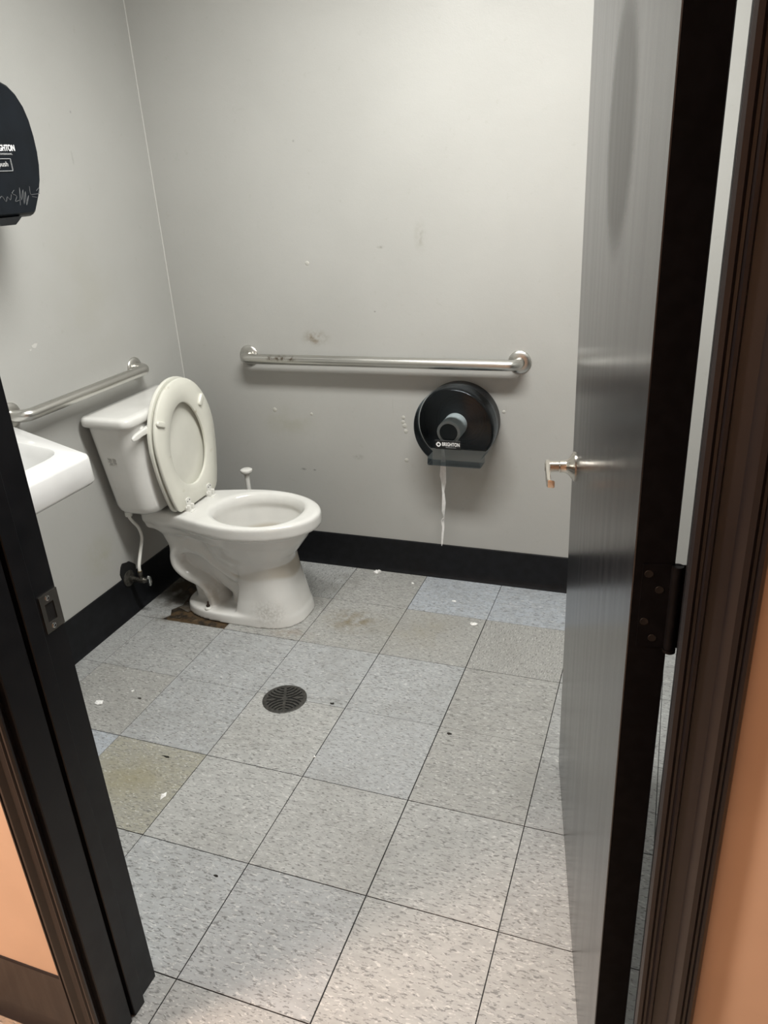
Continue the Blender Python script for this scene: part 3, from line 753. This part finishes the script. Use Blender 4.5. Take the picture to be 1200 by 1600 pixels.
# ---------------------------------------------------------------- grab bars
def grab_bar(p0, p1, out, lab):
    p0, p1, out = Vector(p0), Vector(p1), Vector(out); al = (p1-p0).normalized()
    g = thing('grab_bar', lab, 'grab bar', p0, 'grab bars')
    for p in (p0, p1):
        MB().lathe([(.040, 0), (.040, .003), (.038, .0055), (.030, .009), (.021, .0105)], p, out, 36).build('flange', M_STEEL, g)
    o = .057; R = .032
    pts = [p0+out*.004, p0+out*(o-R)]
    for k in range(1, 8):
        a = PI/2*k/8; pts.append(p0+out*(o-R)+al*R-al*R*math.cos(a)+out*R*math.sin(a))
    pts.append(p0+out*o+al*R); pts.append(p1+out*o-al*R)
    for k in range(1, 8):
        a = PI/2*k/8; pts.append(p1+out*(o-R)-al*R+al*R*math.sin(a)+out*R*math.cos(a))
    pts += [p1+out*(o-R), p1+out*.004]
    MB().tube(pts, .019, 24, 1).build('rail', M_STEEL, g, smooth=60)
    return g
grab_bar((.216, YB, .880), (1.274, YB, .881), (0, -1, 0), 'long brushed steel grab bar on the back wall, above the round dispenser')
grab_bar((XL, -.635, .893), (XL, -.024, .893), (1, 0, 0), 'shorter brushed steel grab bar on the left wall, above the toilet tank')

# ---------------------------------------------------------------- round toilet paper dispenser
DX, DZ, DR = 1.064, .665, .147
def tp_out(s, n=56, chute=1.0):
    pts = []; a0 = math.radians(-49); a1 = math.radians(229)
    for i in range(n+1):
        a = a0+(a1-a0)*i/n; pts.append((DR*s*math.cos(a), DR*s*math.sin(a)))
    zb = -.143*chute
    pts += [(-.098*s, -.118*s), (-.099*s, zb*s+.003), (-.096*s, zb*s), (.096*s, zb*s), (.099*s, zb*s+.003), (.098*s, -.118*s)]
    return [(DX+p, DZ+q) for p, q in pts]
tp = thing('tissue_dispenser', 'round smoked black jumbo toilet tissue dispenser on the back wall', 'dispenser', (DX, YB, DZ))
def tr(s, y): return [(x, y, z) for x, z in tp_out(s)]
def tb(s, y): return [(x, y, max(z, DZ-.100*s)) for x, z in tp_out(s)]
b = MB().loft([tb(.975, YB-.0005), tb(.975, YB-.058), tb(.94, YB-.058), tb(.94, YB-.012)], True, True)
bp = b.build('back_shell', M_BLKPL, tp, smooth=35)
for r_ in (.092, .080, .068):
    MB().lathe([(r_+.002, .0105), (r_+.0015, .0135), (r_-.0015, .0135), (r_-.002, .0105)], (DX, YB, DZ), (0, -1, 0), 56, False).build('ridge', M_BLKPL, bp)
b = MB().loft([tr(1.0, YB-.054), tr(1.0, YB-.102), tr(.997, YB-.115), tr(.985, YB-.121), tr(.965, YB-.1245), tr(.945, YB-.1257)], False, True)
cv = b.build('cover', M_SMOKE, tp, smooth=35); cv['label'] = 'smoked translucent cover with a white printed badge'
PX, PZ = DX-.019, DZ-.017
b = MB().lathe([(.043, .012), (.043, .108), (.041, .111), (.033, .111), (.0325, .107)], (PX, YB, PZ), (0, -1, 0), 40)
spn = b.build('spindle', M_SPIN, tp); spn['label'] = 'grey core tube seen through the cover'
MB().lathe([(.0325, .060), (.0325, .1122), (.03, .1124)], (PX, YB, PZ), (0, -1, 0), 32).build('spindle_cap', M_BLKPL, spn)
yf = YB-.1256
LX, LZ = DX-.018, DZ-.058
lb = MB().box(LX-.047, LX+.047, yf-.0012, yf+.001, LZ-.0165, LZ+.0165, .0006).build('badge', M_LABEL, cv)
MT = Matrix(((1, 0, 0, 0), (0, 0, -1, yf-.0013), (0, 1, 0, 0), (0, 0, 0, 1)))
text('badge_text', 'BRIGHTON', .0185, Matrix.Translation((LX+.0115, 0, LZ+.002)) @ MT, M_PRINT, lb, .00045, width=.064)
text('badge_text', 'PROFESSIONAL', .0055, Matrix.Translation((LX+.0115, 0, LZ-.009)) @ MT, M_GRAYP, lb, 0, width=.038)
def diamond(cx, cz, y, s, fn, parent):
    o = [(0, s), (s, 0), (0, -s), (-s, 0)]; i_ = [(p*.48, q*.48) for p, q in o]
    oo = []
    for k in range(4):      # softened corners
        a, c = Vector(o[k]), Vector(o[(k+1) % 4]); oo += [a.lerp(c, .22), a.lerp(c, .78)]
    V = [fn(cx+p[0], cz+p[1], dd) for dd in (y, y+.0004) for p in oo]; 
    ii = []
    for k in range(4):
        a, c = Vector(i_[k]), Vector(i_[(k+1) % 4]); ii += [a.lerp(c, .1), a.lerp(c, .9)]
    V += [fn(cx+p[0], cz+p[1], dd) for dd in (y, y+.0004) for p in ii]
    Fc = []
    for k in range(8):
        j = (k+1) % 8; Fc += [(8+k, 8+j, 24+j, 24+k), (k, j, 8+j, 8+k), (16+k, 16+j, 24+j, 24+k), (k, j, 16+j, 16+k)]
    mesh('badge_emblem', V, Fc, M_PRINT, parent, smooth=0)
diamond(LX-.034, LZ+.001, 0, .0115, lambda a, z, d: (a, yf-.0013-d, z), lb)
# tissue hanging out of it
tsx = thing('tissue_strip', 'twisted strip of white tissue hanging below the round dispenser', 'tissue', (1.0, .2, .5))
TS = [(1.012, .195, .640, .0035, .1), (1.013, .196, .60, .004, .3), (1.014, .198, .545, .0065, .2), (1.012, .20, .515, .010, .35), (1.010, .20, .47, .0115, .2), (1.012, .202, .44, .0095, .5), (1.009, .202, .40, .0075, 1.1), (1.011, .200, .36, .0080, .6),
      (1.008, .201, .325, .0085, .9), (1.010, .203, .30, .0060, 1.5), (1.004, .202, .285, .0075, .8), (1.006, .201, .255, .0042, .4), (1.002, .201, .22, .004, .2), (1.000, .2, .19, .0030, .4), (.998, .2, .178, .0008, .2)]
R = []
for k, (x, y, z, wd, a) in enumerate(TS):
    c, s_ = math.cos(a), math.sin(a); row = []
    for (p, q) in ((-1, -.15), (-.4, .18), (.4, -.1), (1, .15), (.4, .1), (-.4, .36)):
        row.append((x+wd*(p*c-q*s_), y+wd*(p*s_+q*c), z+.002*math.sin(k*2.1+p*2)))
    R.append(row)
MB().loft(R).build('tissue', M_PAPER, tsx, smooth=50)

# ---------------------------------------------------------------- paper towel dispenser on the left wall
PY = -.690; ZB0 = 1.447
td = thing('paper_towel_dispenser', 'large black rounded paper towel dispenser high on the left wall', 'dispenser', (XL, PY, ZB0))
def td_out(s=1.0, up=0):
    half = [(0, 1.782), (.04, 1.780), (.075, 1.774), (.105, 1.763), (.128, 1.745), (.146, 1.718), (.157, 1.685), (.1625, 1.645), (.1635, 1.605), (.160, 1.57), (.150, 1.53), (.132, 1.49), (.110, 1.455), (.100, 1.448)]
    zc = 1.61
    pts = [(p*s, zc+(q-zc)*s) for p, q in half]
    return [(PY+p, q) for p, q in pts]+[(PY-p, q) for p, q in reversed(pts[1:])]
def tdr(s, x): return [(x, y, z) for y, z in td_out(s)]
b = MB().loft([tdr(.94, XL), tdr(.94, XL+.09)]); b.build('back_case', M_BLKPL, td, smooth=40)
b = MB().loft([tdr(.985, XL+.085), tdr(1.0, XL+.09), tdr(1.0, XL+.19), tdr(.992, XL+.206), tdr(.965, XL+.219), tdr(.93, XL+.2255), tdr(.5, XL+.2257)])
tc = b.build('cover', M_TOWELP, td, smooth=35)
MB().prism([(-.052, .0), (.052, .0), (.038, -.010), (.024, -.019), (-.024, -.019), (-.038, -.010)], XL+.13, XL+.222, lambda a, z, d: (d, PY+a, ZB0+.004+z)).build('latch', M_BLKPL, td, smooth=0)
XF = XL+.2262
MX = Matrix(((0, 0, 1, XF), (1, 0, 0, 0), (0, 1, 0, 0), (0, 0, 0, 1)))
text('cover_text', 'BRIGHTON', .0205, Matrix.Translation((0, PY+.036, 1.613)) @ MX, M_PRINT, tc, .0003, .0012, width=.074)
text('cover_text', 'PROFESSIONAL', .006, Matrix.Translation((0, PY+.036, 1.5995)) @ MX, M_GRAYP, tc, 0, .0012, width=.05)
diamond(PY-.016, 1.612, 0, .012, lambda a, z, d: (XF+.001+d*4, a, z), tc)
b = MB()
for y0, y1, z0, z1 in ((PY-.004, PY+.050, 1.588, 1.5893), (PY-.004, PY+.050, 1.5597, 1.561), (PY+.0488, PY+.050, 1.5597, 1.5893), (PY-.004, PY-.0028, 1.5597, 1.5893)):
    b.box(XL+.222, XF+.0027, y0, y1, z0, z1)
b.build('cover_emblem', M_GRAYP, tc, smooth=0)
text('cover_text', 'push', .017, Matrix.Translation((0, PY+.023, 1.576)) @ MX, M_LTGRAY, tc, 0, .0012)
# scratched scribble, tiny raised strokes
b = MB()
def scr(pts, r=.0007):
    b.tube([(XL+.2262, PY+p, q) for p, q in pts], r, 5, 4)
scr([(-.02, 1.492), (-.006, 1.502), (.004, 1.489), (.012, 1.50), (.02, 1.492), (.027, 1.505)])
scr([(.030, 1.508), (.040, 1.515), (.031, 1.507), (.044, 1.50), (.036, 1.488), (.050, 1.49)])
scr([(.050, 1.478), (.060, 1.52), (.058, 1.49), (.071, 1.515), (.064, 1.48), (.078, 1.51), (.072, 1.477), (.086, 1.50), (.078, 1.488)])
scr([(.096, 1.522), (.095, 1.503), (.108, 1.502), (.128, 1.503)]); scr([(.098, 1.497), (.115, 1.494)]); scr([(.118, 1.510), (.130, 1.517), (.126, 1.503)])
b.build('scratches', M_SCR, tc)['label'] = 'scratched scribble near the bottom edge'

# ---------------------------------------------------------------- wall hung sink
sk_ = thing('sink', 'white wall-hung sink with a rounded corner, left of the toilet', 'sink', (XL, -.9, .86))
SYF, SYB, SXF = -.737, -.640, .268           # far side at the front / wall, front edge
SN = -1.235                                  # near end (hidden by the jamb)
def rim_z(x): return .834+(SXF-x)*.09
def sink_ring(ins, dz, zfix=None, r=.03):
    m = Vector
    P = [(XL+.001, SYB-ins*.8), (SXF-ins, SYF-ins), (SXF-ins, SN-.03+ins), (XL+.001, SN-.10+ins)]
    if ins < 0: pass
    out = []
    rad = [.001, max(r-ins*.5, .012), max(r-ins*.5, .012), .001]
    for k in range(4):
        p = m(P[k]); a = (m(P[k-1])-p).normalized(); c = (m(P[(k+1) % 4])-p).normalized()
        half = a.angle(c)/2; dd = rad[k]/math.tan(half); cen = p+(a+c).normalized()*rad[k]/math.sin(half)
        s0, s1 = p+a*dd-cen, p+c*dd-cen; a0 = math.atan2(s0.y, s0.x); da = s0.angle_signed(s1)
        for i in range(7):
            t = a0-da*i/6; out.append((cen.x+rad[k]*math.cos(t), cen.y+rad[k]*math.sin(t)))
    return [(x, y, (rim_z(x)+dz) if zfix is None else zfix+(SXF-x)*.02) for x, y in out]
def basin_ring(k, z, dz=None):
    out = []
    for i in range(28):
        a = 2*PI*i/28+.001; c, s_ = math.cos(a), math.sin(a); e = .36
        x = .070+.126*k*math.copysign(abs(c)**e, c); y = (-.945+.10*(x-.1)*-.3)+.190*k*math.copysign(abs(s_)**e, s_)
        out.append((x, y, rim_z(x)+dz if z is None else z))
    return out
outer = MB().loft([sink_ring(.10, 0, .742), sink_ring(.012, 0, .744), sink_ring(.003, 0, .750), sink_ring(-.002, 0, .758), sink_ring(0, -.012), sink_ring(.003, -.004), sink_ring(.010, 0)], True, False)
n0 = 28; k0 = 6*28
inner = [basin_ring(1.0, None, .0), basin_ring(.97, None, -.006), basin_ring(.92, None, -.03), basin_ring(.80, .765), basin_ring(.45, .735), basin_ring(.1, .728)]
# bridge rim to basin: match nearest angle
last = outer.V[k0:k0+28]
kk = len(outer.V)
outer.loft(inner, False, True)
fi = inner[0]; cen = Vector((.075, -.93))
angA = [math.atan2(v.y-cen.y, v.x-cen.x) for v in last]; angB = [math.atan2(v[1]-cen.y, v[0]-cen.x) for v in fi]
ia = sorted(range(28), key=lambda i: angA[i]); ib = sorted(range(28), key=lambda i: angB[i])
for q in range(28):
    outer.F.append((k0+ia[q], k0+ia[(q+1) % 28], kk+ib[(q+1) % 28], kk+ib[q]))
outer.build('basin', M_SINK, sk_, smooth=40)
MB().lathe([(.022, 0), (.021, .003), (.012, .002), (.004, .0005)], (.075, -.93, .7285), (0, 0, 1), 20).build('drain_ring', M_CHROME, sk_)

# ---------------------------------------------------------------- floor drain
QX, QY, QR = .712, -.619, .0695
fd = thing('floor_drain', 'round dark iron floor drain with curved slots', 'drain', (QX, QY, 0))
MB().lathe([(QR+.001, -.002), (QR+.001, .0012), (QR-.001, .0022), (QR-.0045, .0022), (QR-.005, -.001)], (QX, QY, 0), (0, 0, 1), 56, False).build('drain_frame', M_IRON, fd)
MB().lathe([(QR-.003, .0001), (QR-.003, .0004)], (QX, QY, 0), (0, 0, 1), 40).build('drain_pit', M_VOID, fd)
st_ = .00135; N_ = int(QR/st_)+1; ca, sa = math.cos(math.radians(23)), math.sin(math.radians(23))
def solid(a, b_):
    r = math.hypot(a, b_)
    if r > QR-.004: return False
    if r > QR-.0105: return True
    if abs(a) < .0042 or r < .009: return True
    pole = QR*.98; dd = math.hypot(a, pole-abs(b_))
    if dd < .016: return True
    if dd > QR*1.06:
        return not (.006 < abs(b_) < .0095 and abs(a) > .02)
    return ((dd-.016) % .0125) > .0058
V = []; F = []; ids = {}
def vid(i, j, top):
    k = (i, j, top)
    if k not in ids:
        a, b_ = i*st_, j*st_; ids[k] = len(V); V.append((QX+a*ca+b_*sa*-1, QY+a*sa*1+b_*ca, .0026 if top else .0006))
    return ids[k]
occ = {(i, j) for i in range(-N_, N_) for j in range(-N_, N_) if solid((i+.5)*st_, (j+.5)*st_)}
for i, j in occ:
    F.append((vid(i, j, 1), vid(i+1, j, 1), vid(i+1, j+1, 1), vid(i, j+1, 1)))
    for (di, dj, e0, e1) in ((-1, 0, (i, j), (i, j+1)), (1, 0, (i+1, j), (i+1, j+1)), (0, -1, (i, j), (i+1, j)), (0, 1, (i, j+1), (i+1, j+1))):
        if (i+di, j+dj) not in occ: F.append((vid(*e0, 1), vid(*e1, 1), vid(*e1, 0), vid(*e0, 0)))
mesh('drain_grate', V, F, M_IRON, fd, smooth=0)

# ---------------------------------------------------------------- litter
def scrap(x, y, sx, sy, hgt, seed, lab, mat=M_PAPER, name='paper_scrap', cat='paper scrap', grp='paper scraps on the floor'):
    rnd = random.Random(seed); n = 9; pts = []
    a0 = rnd.random()*6
    for i in range(n):
        rr = rnd.uniform(.45, 1.2); a = a0+2*PI*i/n; pts.append((rr*math.cos(a)*sx, rr*math.sin(a)*sy))
    top = [rnd.uniform(.1, 1.3)*hgt for _ in range(n)]
    b = MB().loft([[(x+p, y+q, .0004) for p, q in pts], [(x+p*1.05, y+q*1.05, .0008+t*.55) for (p, q), t in zip(pts, top)], [(x+p*.6, y+q*.6, .001+t) for (p, q), t in zip(pts, top)], [(x+p*.15, y+q*.15, .001+hgt*.7) for p, q in pts]])
    return tag(b.build(name, mat, None, smooth=0, origin=(x, y, 0)), lab, cat, grp)
scrap(.706, .240, .020, .010, .012, 1, 'crumpled white paper bit right against the back baseboard')
scrap(.877, .190, .007, .006, .004, 2, 'tiny paper bit on the grey tile by the back baseboard')
scrap(1.073, .096, .010, .006, .004, 3, 'thin curled paper bit on the bluish tile below the tissue dispenser')
scrap(1.181, -.041, .013, .010, .008, 5, 'white paper bit at the lower edge of the bluish tile')
scrap(.142, -.800, .020, .011, .005, 6, 'torn flat paper bit on the floor near the left jamb')
scrap(.209, -.718, .007, .006, .004, 7, 'tiny paper bit beside the torn scrap near the left jamb')
scrap(.582, -1.090, .009, .012, .006, 8, 'white paper bit on the olive tile, nearest to the doorway')
scrap(.914, -.835, .005, .005, .003, 9, 'speck of paper on the joint in front of the floor drain')
M_DIRT = plain('dirt', (.015, .013, .01), .8)
for k, (x, y, a_, b_, lab) in enumerate(((.500, -.955, .016, .003, 'dark sliver of dirt at the top edge of the olive tile'), (.255, -.745, .008, .003, 'dark crumb right of the torn paper on the left'), (.865, -.60, .009, .006, 'dark crumb right of the floor drain'),
                                         (1.255, -.635, .008, .006, 'dark crumb on the tile in front of the dispenser, near the door'), (.86, -1.275, .008, .004, 'dark crumb on a joint in the middle foreground'))):
    scrap(x, y, a_, b_, .002, 40+k, lab, M_DIRT, 'dirt_crumb', 'dirt', 'dark crumbs on the floor')
